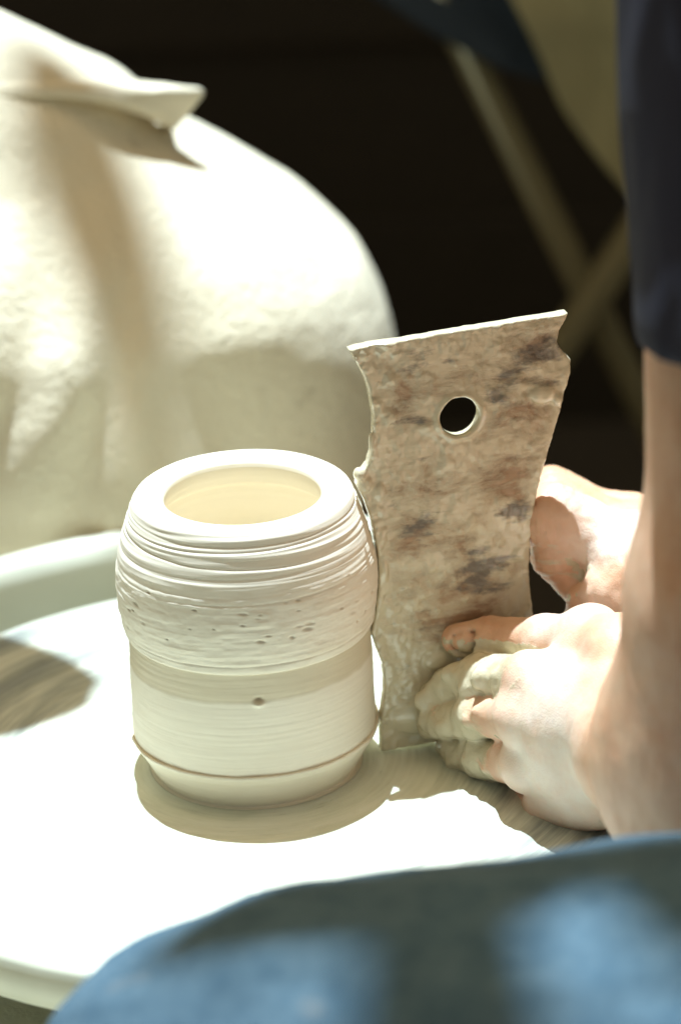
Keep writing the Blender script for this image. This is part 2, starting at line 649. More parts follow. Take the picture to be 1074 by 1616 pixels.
M_EARTH = mat_cloth("dark_earth", (0.06, 0.045, 0.028), (0.11, 0.08, 0.05), 4, 0.95, 40)
M_METAL = mat_cloth("wheel_base_paint", (0.22, 0.23, 0.22), (0.30, 0.31, 0.29), 10, 0.5, 200)
M_TRAY = mat_cloth("tray_slip", (0.50, 0.48, 0.36), (0.62, 0.60, 0.48), 20, 0.5, 200)
M_BARK = mat_wood("bark", (0.06, 0.045, 0.03), (0.12, 0.09, 0.06))

FLOOR_Z = -46.0

# ------------------------------------------------------------------ setting: ground and dark wall
gx = 1500.0
ground = mesh_obj("ground", [(-gx, -gx, FLOOR_Z), (gx, -gx, FLOOR_Z), (gx, gx, FLOOR_Z), (-gx, gx, FLOOR_Z)], [(0, 1, 2, 3)], M_EARTH)
ground["kind"] = "structure"

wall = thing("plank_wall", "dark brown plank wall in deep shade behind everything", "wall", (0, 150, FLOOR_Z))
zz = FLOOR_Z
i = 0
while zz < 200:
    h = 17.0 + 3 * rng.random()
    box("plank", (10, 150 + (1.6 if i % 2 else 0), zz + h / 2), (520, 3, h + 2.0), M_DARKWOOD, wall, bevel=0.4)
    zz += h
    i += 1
box("shade_board", (130, 106, 201), (256, 92, 2.5), M_DARKWOOD, wall, bevel=0.4)  # unseen board, added to keep the chair in shade

box("shade_board", (-50, 121, 201), (100, 62, 2.5), M_DARKWOOD, wall, bevel=0.4)  # second unseen board, added to shade the chair's poles

# ------------------------------------------------------------------ potter's wheel
WR = 18.0
wheel = thing("potters_wheel", "potter's wheel with a round turning head coated in pale wet slip", "potter's wheel", (0, 0, FLOOR_Z))


def wheel_head():
    nr, nt = 240, 300
    rr = np.concatenate([np.linspace(0.3, WR, nr), [WR + 0.15, WR + 0.2, WR + 0.15, WR - 0.2]])
    ridge = fbm(rr * 3.3, 0 * rr, 0 * rr, 3, 3) * 0.035 + fbm(rr * 9, 0 * rr, 0 * rr, 5, 2) * 0.012
    zz_ = np.where(rr <= WR, ridge, 0)
    zz_[-4:] = [-0.25, -1.0, -1.9, -2.1]
    th = np.linspace(0, 2 * math.pi, nt, endpoint=False)
    T, R = np.meshgrid(th, rr, indexing='ij')
    Z = np.broadcast_to(zz_, T.shape).copy()
    Z[:, :nr] += 0.03 * fbm(R[:, :nr] * 1.6 + T[:, :nr] * 0.5, np.cos(T[:, :nr]) * 2, np.sin(T[:, :nr]) * 2, 9, 3)
    V = np.stack([R * np.cos(T), R * np.sin(T), Z], -1).reshape(-1, 3)
    return mesh_obj("wheel_head", V, grid_faces(nt, len(rr), wrap_u=True), M_WHEEL, wheel)


wheel_head()
# half splash guard standing round the back, a shallow tray below, housing and legs
gp = [(21.3, -4.0), (21.4, -1.0), (21.5, 0.2), (21.7, 0.9), (22.2, 1.35), (22.8, 1.3), (23.1, 0.8), (23.1, -4.0)]
lathe("splash_guard", gp, M_GUARD, wheel, 120, ang=(math.radians(72), math.radians(200)))
tp = [(2.0, -5.0), (20.5, -5.0), (23.6, -4.6), (24.2, -4.2), (24.6, -4.3), (24.6, -5.6), (23.0, -6.2), (2.0, -6.2)]
lathe("slip_tray", tp, M_TRAY, wheel, 120)
lathe("shaft", [(2.2, -2.0), (2.2, -14.0)], M_METAL, wheel, 32)
lathe("housing", [(0.5, -6.4), (13.0, -6.4), (13.4, -7.0), (12.4, -22.0), (11.5, -23.0), (0.5, -23.0)], M_METAL, wheel, 64)
for k in range(3):
    a = math.radians(90 + 120 * k)
    tube("leg", [(9 * math.cos(a), 9 * math.sin(a), -22), (17 * math.cos(a), 17 * math.sin(a), FLOOR_Z)], [2.2, 1.6], M_METAL, wheel)

# ------------------------------------------------------------------ clay jar on the wheel
jar = thing("clay_jar", "freshly thrown pale clay jar with wide rim and bulging shoulder on the wheel", "jar", (0, 0, 0))


def resample(prof, n):
    p = np.asarray(prof, float)
    # Catmull-Rom through control points, then even arc length
    q = np.vstack([2 * p[0] - p[1], p, 2 * p[-1] - p[-2]])
    out = []
    for a, b, c, d in zip(q[:-3], q[1:-2], q[2:-1], q[3:]):
        t = np.linspace(0, 1, 24, endpoint=False)[:, None]
        out.append(0.5 * (2 * b + (c - a) * t + (2 * a - 5 * b + 4 * c - d) * t ** 2 + (3 * b - a - 3 * c + d) * t ** 3))
    out = np.vstack(out + [p[-1:]])
    s = np.concatenate([[0], np.cumsum(np.linalg.norm(np.diff(out, axis=0), axis=1))])
    u = np.linspace(0, s[-1], n)
    return np.stack([np.interp(u, s, out[:, 0]), np.interp(u, s, out[:, 1])], 1)


JAR_H = 12.55
outer = [(5.12, 1.75), (5.12, 2.1), (5.10, 3.2), (5.08, 4.4), (5.06, 5.6), (5.06, 6.40), (5.08, 6.52)]
belly = [(5.08, 6.52), (5.17, 6.60), (5.24, 6.85), (5.33, 7.4), (5.40, 8.0), (5.42, 8.6), (5.38, 9.3), (5.24, 10.1), (5.02, 10.9), (4.80, 11.6), (4.64, 12.05), (4.52, 12.34), (4.38, 12.48), (4.20, JAR_H)]
rim = [(4.20, JAR_H), (3.90, 12.53), (3.50, 12.46), (3.30, 12.36), (3.22, 12.18)]
inner = [(3.22, 12.18), (3.26, 11.8), (3.40, 11.35), (3.62, 11.22), (3.72, 11.05), (3.95, 10.2), (4.22, 9.3), (4.25, 8.6), (4.0, 7.9), (3.4, 7.6), (2.0, 7.5), (0.1, 7.5)]


def build_jar():
    prof = np.vstack([resample(outer, 120)[:-1], resample(belly, 210)[:-1], resample(rim, 50)[:-1], resample(inner, 110)])
    n_out, n_bel, n_rim = 119, 209, 49
    nt = 640
    th = np.linspace(0, 2 * math.pi, nt, endpoint=False)
    T = np.repeat(th[:, None], len(prof), 1)
    R = np.broadcast_to(prof[:, 0], T.shape); Z = np.broadcast_to(prof[:, 1], T.shape)
    part = np.concatenate([np.zeros(n_out), np.ones(n_bel), np.full(n_rim, 2), np.full(len(prof) - n_out - n_bel - n_rim, 3)])
    Pt = np.broadcast_to(part, T.shape)
    c, s_ = np.cos(T), np.sin(T)
    # spiralling throwing ridges on the shoulder, pits on the belly, fine turning marks elsewhere
    zs = Z + 0.10 * np.sin(T + 0.6) + 0.06 * np.sin(2 * T + 1.0) - 0.45 * T / (2 * math.pi)
    up_m = sstep(9.3, 10.6, Z) * (Pt == 1)
    brk = 0.5 + 0.5 * fbm(c * 2.2, s_ * 2.2, zs * 1.5, 21, 2)
    rid = fbm(zs * 2.6, c * 0.5, s_ * 0.5, 31, 2) * 0.8 + fbm(zs * 7.0, c * 0.7, s_ * 0.7, 33, 2) * 0.5
    rid = np.where(rid > 0, rid, rid * 1.5)
    d = up_m * rid * 0.038 * (0.25 + 1.1 * brk)
    for z0, w_, am, ph, sl_ in [(12.02, 0.045, -0.06, 0.3, 0.05), (11.72, 0.05, -0.045, 1.9, 0.10), (11.5, 0.09, 0.035, 4.0, 0.12), (11.18, 0.05, -0.045, 5.2, 0.16),
                                (10.85, 0.13, 0.04, 2.6, 0.14), (10.45, 0.05, -0.03, 3.6, 0.10), (9.75, 0.05, -0.03, 0.9, 0.08), (6.95, 0.05, -0.035, 1.2, 0.05)]:
        zc = z0 + sl_ * np.sin(T + ph)
        am_t = am * (0.35 + 0.65 * sstep(-0.5, 0.6, np.sin(T * 1.0 + ph * 2.1) + 0.6 * vnoise(c * 3, s_ * 3, z0 + 0 * T, 91)))
        d = d + (Pt == 1) * am_t * np.exp(-((Z - zc) / w_) ** 2)
    bel = (Pt == 1) * (1 - up_m)
    rough = fbm(c * 7, s_ * 7, zs * 3.2, 41, 4)
    d = d + bel * sstep(6.3, 6.9, Z) * rough * 0.036
    d = d + (Pt == 1) * fbm(zs * 5, c * 1.2, s_ * 1.2, 43, 2) * 0.022
    pit = np.zeros_like(Z)
    rp = np.random.RandomState(12)
    for _ in range(80):
        a_ = rp.rand() * 2 * math.pi; z_ = 6.9 + 2.9 * rp.beta(2.2, 2.4)
        w_ = 0.04 + 0.07 * rp.rand() ** 2; hgt = w_ * (0.55 + 0.4 * rp.rand()); depth = 0.3 + 0.7 * rp.rand()
        da = (T - a_ + math.pi) % (2 * math.pi) - math.pi
        sel = np.abs(th - a_) < 0.12
        sel |= np.abs(np.abs(th - a_) - 2 * math.pi) < 0.12
        g = np.exp(-(((da[sel]) * 5.4 / (w_ * (1.2 + rp.rand()))) ** 2 + ((zs[sel] - z_ + da[sel] * 0.8) / hgt) ** 2) ** 1.5)
        pit[sel] = np.maximum(pit[sel], g * depth)
    pit = pit * (Pt == 1)
    d = d - pit * 0.08
    low = (Pt == 0)
    d = d + low * (fbm(zs * 9, c * 0.9, s_ * 0.9, 61, 3) * 0.011 + 0.02 * fbm(c * 3, s_ * 3, Z * 1.2, 63, 3))
    d = d + (Pt == 3) * fbm(Z * 5, c * 0.5, s_ * 0.5, 71, 2) * 0.03
    dz = (Pt == 2) * 0.012 * fbm(R * 6, c * 0.6, s_ * 0.6, 81, 2)
    # a small nick in the freshly scraped band, facing the viewer
    nick_a = math.atan2(-1, 0.07)
    nk = np.exp(-(((T - nick_a - 2 * math.pi * (nick_a < 0)) * 5.1 / 0.20) ** 2 + ((Z - 5.16) / 0.12) ** 2))
    nk2 = np.exp(-(((T - nick_a - 2 * math.pi * (nick_a < 0)) * 5.1 / 0.16) ** 2 + ((Z - 5.36) / 0.10) ** 2))
    d = d + low * (0.16 * nk - 0.12 * nk2)
    # scraped band is cut a touch deeper than the wall below
    cut = low * sstep(5.12, 5.32, Z + 0.05 * np.sin(T * 2) + 0.05 * vnoise(c * 9, s_ * 9, Z, 3))
    d = d - 0.012 * cut
    slope = np.gradient(prof, axis=0)
    nrm = np.stack([slope[:, 1], -slope[:, 0]], 1); nrm /= np.linalg.norm(nrm, axis=1, keepdims=True) + 1e-9
    R2 = R + d * nrm[:, 0]; Z2 = Z + d * nrm[:, 1] + dz
    R2 = R2 * (1 + 0.004 * np.sin(2 * T + 0.7))
    V = np.stack([R2 * c, R2 * s_, Z2], -1).reshape(-1, 3)
    damp = np.clip(cut + (Pt == 3) * 0.12 + 0.25 * (bel > 0) * sstep(0, 0.5, rough), 0, 1)
    return mesh_obj("body", V, grid_faces(nt, len(prof), wrap_u=True), M_CLAY, jar,
                    attrs={"damp": damp.ravel(), "pit": np.clip(pit * 0.55 + low * nk2 * 0.6, 0, 1).ravel()})


def build_foot():
    foot = [(0.3, 0.03), (4.20, 0.03), (4.32, 0.10), (4.55, 0.5), (4.86, 1.1), (5.10, 1.50), (5.24, 1.72), (5.27, 1.83), (5.22, 1.90), (5.14, 1.86), (5.0, 1.80)]
    prof = resample(foot, 150)
    nt = 480
    th = np.linspace(0, 2 * math.pi, nt, endpoint=False)
    T = np.repeat(th[:, None], len(prof), 1)
    R = np.broadcast_to(prof[:, 0], T.shape); Z = np.broadcast_to(prof[:, 1], T.shape)
    c, s_ = np.cos(T), np.sin(T)
    lip = sstep(1.5, 1.85, Z) * sstep(4.9, 5.1, R)
    R2 = R + 0.03 * fbm(Z * 4, c, s_, 5, 2) * sstep(0.1, 0.4, Z) + lip * (0.05 * fbm(c * 5, s_ * 5, 0 * Z, 8, 3))
    Z2 = Z + lip * 0.05 * fbm(c * 4, s_ * 4, 0 * Z + 3, 9, 3)
    V = np.stack([R2 * c, R2 * s_, Z2], -1).reshape(-1, 3)
    return mesh_obj("foot", V, grid_faces(nt, len(prof), wrap_u=True), M_CLAY, jar,
                    attrs={"damp": np.full(len(V), 0.35), "pit": np.zeros(len(V))})


build_jar()
build_foot()

# ------------------------------------------------------------------ profile tool pressed against the jar
TA = math.radians(14)
T_O = np.array([5.5, 0.0, 0.0])
T_U = np.array([math.cos(TA), math.sin(TA), 0.0])
T_N = np.array([math.sin(TA), -math.cos(TA), 0.0])        # front, towards the viewer
T_TH = 0.5


def on_tool(px, py):
    d = ray(px, py)
    t = ((T_O - CAM) @ T_N) / (d @ T_N)
    q = CAM + d * t - T_O
    return np.array([q @ T_U, q[2]])


tool_px = [(549, 552), (562, 548), (600, 541), (640, 536), (700, 525), (780, 512), (860, 499), (896, 493), (892, 504), (882, 520),
           (879, 538), (886, 552), (900, 567), (899, 588), (893, 608), (886, 640), (872, 690), (856, 740), (844, 790), (837, 840),
           (834, 900), (838, 950), (845, 1000), (850, 1080)]
left_px = [(600, 1140), (603, 1115), (607, 1085), (603, 1050), (593, 1022), (586, 998), (592, 970), (597, 930), (597, 880), (588, 830),
           (575, 790), (562, 766), (566, 748), (580, 732), (588, 700), (589, 660), (585, 630), (576, 598), (562, 572)]
tool_uv = np.array([on_tool(*p) for p in tool_px])
left_uv = np.array([on_tool(*p) for p in left_px])
bot = np.array([[tool_uv[-1][0], 0.2], [left_uv[0][0], 0.2]])
tool_poly = np.vstack([tool_uv, bot, left_uv])
hole_uv = on_tool(724, 657)

tool = thing("profile_tool", "flat clay-smeared wooden profile rib with a round hole, held upright against the jar", "pottery tool",
             tuple(T_O + T_U * 4 + np.array([0, 0, 0.2])))


def poly_sdf(poly, U, Vv):
    d = np.full(U.shape, 1e9); s = np.ones(U.shape)
    n = len(poly)
    for i in range(n):
        a = poly[i]; b = poly[i - 1]
        e = b - a
        wx = U - a[0]; wy = Vv - a[1]
        t = np.clip((wx * e[0] + wy * e[1]) / (e @ e + 1e-12), 0, 1)
        d = np.minimum(d, (wx - e[0] * t) ** 2 + (wy - e[1] * t) ** 2)
        c1 = Vv >= a[1]; c2 = Vv < b[1]; c3 = e[0] * wy > e[1] * wx
        flip = (c1 & c2 & c3) | (~c1 & ~c2 & ~c3)
        s = np.where(flip, -s, s)
    return s * np.sqrt(d)


def build_tool():
    h = 0.065
    us = np.arange(tool_poly[:, 0].min() - 0.4, tool_poly[:, 0].max() + 0.4, h)
    vs = np.arange(-0.2, tool_poly[:, 1].max() + 0.4, h)
    ws = np.arange(-0.55, T_TH + 0.5, h)
    U, Vv = np.meshgrid(us, vs, indexing='ij')
    d2 = poly_sdf(tool_poly, U, Vv)
    d2 = d2 + 0.025 * fbm(U * 2.2, Vv * 2.2, 0 * U, 3, 3)
    ho = 0.84 - np.sqrt((U - hole_uv[0]) ** 2 + (Vv - hole_uv[1]) ** 2) + 0.03 * vnoise(U * 3, Vv * 3, 0 * U, 6)
    d2 = np.maximum(d2, ho)
    # relief of the slip on the front face (towards -w)
    edge = np.exp(-np.maximum(0, -d2) / 0.45)
    leftness = sstep(3.2, 0.3, U)
    rel = 0.15 * np.maximum(0, fbm(U * 1.3, Vv * 1.3, 0 * U, 11, 4)) + 0.05 * fbm(U * 4, Vv * 3, 0 * U, 13, 3)
    rel = rel + edge * (0.06 + 0.10 * np.maximum(0, fbm(U * 2.6, Vv * 2.6, 0 * U, 15, 3))) * (0.4 + 1.2 * leftness)
    ring = np.exp(-((ho + 0.10) / 0.12) ** 2)
    rel = rel + ring * 0.10
    F = Field(us, vs, ws)
    X, Y, Z = us[:, None, None], vs[None, :, None], ws[None, None, :]
    dw = np.maximum((-rel[:, :, None]) - Z, Z - T_TH)
    D = d2[:, :, None] + 0 * Z
    r = 0.10
    q1 = np.maximum(D + r, 0); q2 = np.maximum(dw + r, 0)
    F.F = (np.minimum(np.maximum(D + r, dw + r), 0) + np.sqrt(q1 * q1 + q2 * q2) - r).astype(np.float32)

    def lump(px, py, r3, k=0.12):
        c = on_tool(px, py)
        F.ell((c[0], c[1], -0.02), r3, None, k)
    for px, py, r3 in [(566, 748, (0.24, 0.30, 0.30)), (575, 765, (0.3, 0.35, 0.22)), (855, 622, (0.55, 0.42, 0.22)), (878, 630, (0.22, 0.25, 0.2)),
                       (586, 700, (0.14, 0.5, 0.15)), (600, 775, (0.2, 0.35, 0.14)), (606, 900, (0.16, 0.5, 0.16)),
                       (572, 560, (0.3, 0.2, 0.16)), (700, 1040, (0.9, 0.5, 0.25)), (660, 1130, (1.2, 0.8, 0.3)), (760, 1120, (1.2, 1.0, 0.3))]:
        lump(px, py, r3)
    V, Q = F.nets()
    Wd = T_O + V[:, :1] * T_U + V[:, 1:2] * np.array([0, 0, 1.0]) - V[:, 2:3] * T_N
    # slip thickness drives the colour: thick near the edges, the lower half and the lumps
    du = np.interp(V[:, 0], us, np.arange(len(us))).astype(int); dv = np.interp(V[:, 1], vs, np.arange(len(vs))).astype(int)
    sl = 0.9 * edge[du, dv] * (0.5 + 0.6 * leftness[du, dv]) + 2.2 * np.maximum(0, -V[:, 2] - 0.07)
    sl = sl + 0.5 * sstep(5.5, 1.5, V[:, 1]) * sstep(7.0, 1.5, V[:, 0])
    sl = sl + 0.35 * np.exp(-((V[:, 1] - 13.5) / 1.3) ** 2) * sstep(5, 1, V[:, 0])
    sl = sl + 1.0 * (V[:, 2] > 0.15) * 0.5 - 0.12 + 0.7 * ring[du, dv]
    return mesh_obj("plate", Wd, Q[:, ::-1], M_TOOL, tool, attrs={"slip": sl})


build_tool()

# ------------------------------------------------------------------ cream sack behind the wheel, on a low bench
SX, SY = -11.0, 33.0
BENCH_Z = -4.0
bench = thing("low_bench", "low wooden bench carrying the cream sack behind the wheel", "bench", (SX, SY, FLOOR_Z))
box("bench_top", (SX - 2, SY + 2, BENCH_Z - 1.5), (44, 26, 3), M_BENCH, bench, bevel=0.3)
for sx in (-1, 1):
    for sy in (-1, 1):
        box("leg", (SX - 2 + sx * 19, SY + 2 + sy * 10, (BENCH_Z - 3 + FLOOR_Z) / 2), (4, 4, BENCH_Z - 3 - FLOOR_Z), M_BENCH, bench, bevel=0.3)

sack = thing("clay_sack", "big cream cloth sack with a thin flap folded over its top, behind the wheel", "sack", (SX, SY, BENCH_Z))


def build_sack():
    h = 0.36
    xs = np.arange(-34, 12, h); ys = np.arange(18, 60, h); zs = np.arange(BENCH_Z - 1.0, 36, h)
    F = Field(xs, ys, zs)
    YS = 39.5
    sil = [(560, 860), (600, 740), (620, 620), (625, 545), (606, 470), (572, 402), (500, 332), (420, 278), (330, 228), (240, 168), (200, 128), (100, 76), (0, 28), (-120, -40)]
    q = np.array([P(x, y, YS) for x, y in sil])
    zq = q[:, 2].copy(); xq = q[:, 0].copy()
    zq = np.concatenate([[BENCH_Z - 2, BENCH_Z + 0.2], zq]); xq = np.concatenate([[xq[0] - 1.5, xq[0] - 0.6], xq])
    o = np.argsort(zq)
    zf = np.linspace(BENCH_Z - 2, zq.max(), 200)
    xr = np.interp(zf, zq[o], xq[o])
    ker = np.hanning(13); ker /= ker.sum()
    xr = np.convolve(np.pad(xr, 6, mode='edge'), ker, 'valid')
    xl = np.interp(zf, [BENCH_Z - 2, 4, 12, 19, 24, 28], [-25, -27, -26.5, -24, -21, -19])
    XR = np.interp(zs, zf, xr); XL = np.interp(zs, zf, xl)
    ca = (XR + XL) / 2; aa = np.maximum((XR - XL) / 2, 0.3)
    bb = np.minimum(aa * 0.86, 14.0) 
    X, Y, Z = F.pts((slice(None),) * 3)
    e = (np.abs((X - ca) / aa) ** 2.3 + np.abs((Y - YS) / bb) ** 2.3) ** (1 / 2.3)
    d = (e - 1) * bb
    zt = zq.max() - 1.0
    d = np.maximum(d, Z - zt); d = np.maximum(d, BENCH_Z + 0.05 - Z)
    F.F = np.clip(d, -8, 8).astype(np.float32)
    V, Q = F.nets()
    V = relax(V, Q, 6)
    N = vnormals(V, Q)
    d = 0.30 * fbm(V[:, 0] * 0.16, V[:, 1] * 0.16, V[:, 2] * 0.10, 2, 2) + 0.035 * fbm(V[:, 0] * 0.9, V[:, 1] * 0.9, V[:, 2] * 0.9, 4, 4)

    def fold(p0, p1, w0, w1, amp):
        a, b = P(p0[0], p0[1], 27.0), P(p1[0], p1[1], 25.0)
        ax, az = a[0], a[2]; ex, ez = b[0] - ax, b[2] - az
        L = math.hypot(ex, ez)
        t = ((V[:, 0] - ax) * ex + (V[:, 2] - az) * ez) / L / L
        s_ = ((V[:, 0] - ax) * ez - (V[:, 2] - az) * ex) / L
        s_ = s_ + 0.5 * fbm(V[:, 2] * 0.25, t, t, 31, 2)
        w = w0 + (w1 - w0) * np.clip(t, 0, 1)
        return amp * np.exp(-(s_ / w) ** 2) * sstep(-0.3, 0.7, t) * sstep(1.6, 1.0, t) * (V[:, 1] < YS)
    spread = np.clip((15.5 - V[:, 2]) / 16.0, 0, 1.1) ** 1.15 * sstep(-2.0, -9.0, V[:, 0] + 0.28 * (V[:, 2] - 8)) * (V[:, 1] < YS)
    d = d + 5.6 * spread
    d = d + fold((232, 430), (172, 840), 0.9, 1.1, 0.5)
    d = d + fold((150, 470), (10, 850), 1.2, 1.8, 1.2)
    d = d + fold((50, 300), (-110, 760), 1.8, 2.4, 1.0)
    d = d + fold((190, 470), (95, 860), 1.0, 1.4, -0.8)
    d = d + fold((80, 420), (-50, 830), 1.0, 1.3, -0.5)
    V = V + N * d[:, None]
    lim = 21.8
    V[:, 1] = np.where(V[:, 1] < lim + 2, lim + 2 - 2 * np.tanh((lim + 2 - V[:, 1]) / 2), V[:, 1])
    return mesh_obj("sack_body", V, Q, M_SACK, sack)


build_sack()


def build_flap():
    # a thin stiff brim folded out over the neck: it droops in front and ends in a corner at the right
    n, m = 80, 30
    inner_ = [(-260, 60), (-140, 84), (0, 108), (90, 120), (160, 128), (205, 134), (228, 138)]
    edge = [(-300, 150), (-160, 143), (-40, 138), (90, 137), (200, 144), (285, 141), (325, 141)]
    low = [(-300, 178), (-160, 168), (-40, 157), (90, 150), (195, 166), (252, 188), (276, 202)]

    def curve(pts, Y):
        Yl = Y if hasattr(Y, '__len__') else [Y] * len(pts)
        return resample3(np.array([P(x, y, yy) for (x, y), yy in zip(pts, Yl)]), n)
    e_y = [35, 34.5, 34.0, 34.0, 34.6, 36.0, 37.0]
    rows = np.array([curve(inner_, 38.5), curve([((a + c) / 2, (b + d) / 2 - 3) for (a, b), (c, d) in zip(inner_, edge)], 36.5),
                     curve(edge, e_y), curve(low, [v - 0.3 for v in e_y]), curve([(x - 6, y - 1) for x, y in low], [v + 1.6 for v in e_y])])
    tt = np.linspace(0, len(rows) - 1, m)
    V = np.array([np.stack([np.interp(tt, range(len(rows)), rows[:, j, a]) for a in range(3)], 1) for j in range(n)]).reshape(-1, 3)
    V[:, 2] += 0.12 * fbm(V[:, 0] * 0.5, V[:, 1] * 0.5, 0 * V[:, 0], 3, 2)
    o = mesh_obj("flap", V, grid_faces(n, m), M_SACK, sack)
    md = o.modifiers.new("thick", 'SOLIDIFY'); md.thickness = 0.30 * CM; md.offset = 0
    sm = o.modifiers.new("smooth", 'SUBSURF'); sm.levels = 1; sm.render_levels = 1
    return o


def resample3(q, n):
    q = np.asarray(q, float)
    e = np.vstack([2 * q[0] - q[1], q, 2 * q[-1] - q[-2]])
    out = []
    for a, b, c, d in zip(e[:-3], e[1:-2], e[2:-1], e[3:]):
        t = np.linspace(0, 1, 20, endpoint=False)[:, None]
        out.append(0.5 * (2 * b + (c - a) * t + (2 * a - 5 * b + 4 * c - d) * t ** 2 + (3 * b - a - 3 * c + d) * t ** 3))
    out = np.vstack(out + [q[-1:]])
    s = np.concatenate([[0], np.cumsum(np.linalg.norm(np.diff(out, axis=0), axis=1))])
    u = np.linspace(0, s[-1], n)
    return np.stack([np.interp(u, s, out[:, a]) for a in range(3)], 1)


build_flap()

# ------------------------------------------------------------------ potter: arms and hands, shirt, jeans
person = thing("person", "person in dark T-shirt and blue jeans pressing the tool with both muddy hands", "person", (40, -12, FLOOR_Z))

# near hand (thumb up, back of the hand to the viewer)
WRIST = P(1022, 1182, -10.0)
mcp = {'i': P(838, 1072, -4.2), 'm': P(826, 1132, -4.9), 'r': P(834, 1208, -5.0), 'p': P(866, 1280, -4.9)}
fing = {
    'i': [mcp['i'], P(758, 1068, -1.5), P(706, 1084, -0.3), P(680, 1100, 0.0)],
    'm': [mcp['m'], P(752, 1128, -2.1), P(704, 1136, -0.9), P(680, 1144, -0.1)],
    'r': [mcp['r'], P(766, 1196, -2.3), P(728, 1188, -0.9), P(708, 1180, 0.1)],
    'p': [mcp['p'], P(792, 1264, -2.7), P(758, 1244, -1.3), P(738, 1226, 0.0)],
}
frad = {'i': [1.10, 0.94, 0.80, 0.62], 'm': [1.12, 0.96, 0.82, 0.64], 'r': [1.05, 0.90, 0.76, 0.60], 'p': [0.95, 0.78, 0.66, 0.52]}
thumb = [P(990, 1040, -6.4), P(930, 1004, -3.6), P(858, 1008, -1.7), P(775, 1006, 0.0), P(724, 1010, 0.3)]
thrad = [1.6, 1.12, 0.90, 0.86, 0.74]
ELBOW = P(1205, 1190, -18.5)
SHOULDER = P(1212, -330, -15.0)

# far hand, hooked over the back of the tool
f_mcp = P(1015, 888, 1.4)
f_ind = [f_mcp, P(872, 816, 2.4), P(878, 878, 2.2), P(906, 926, 1.9)]
f_rad = [1.45, 1.16, 1.0, 0.74]
f_wrist = P(1110, 930, -1.0)
f_elbow = P(1500, 900, -2.0)
f_shoulder = P(1480, -120, 14.0)
CHEST = np.array([44.0, -8.0, 26.0])


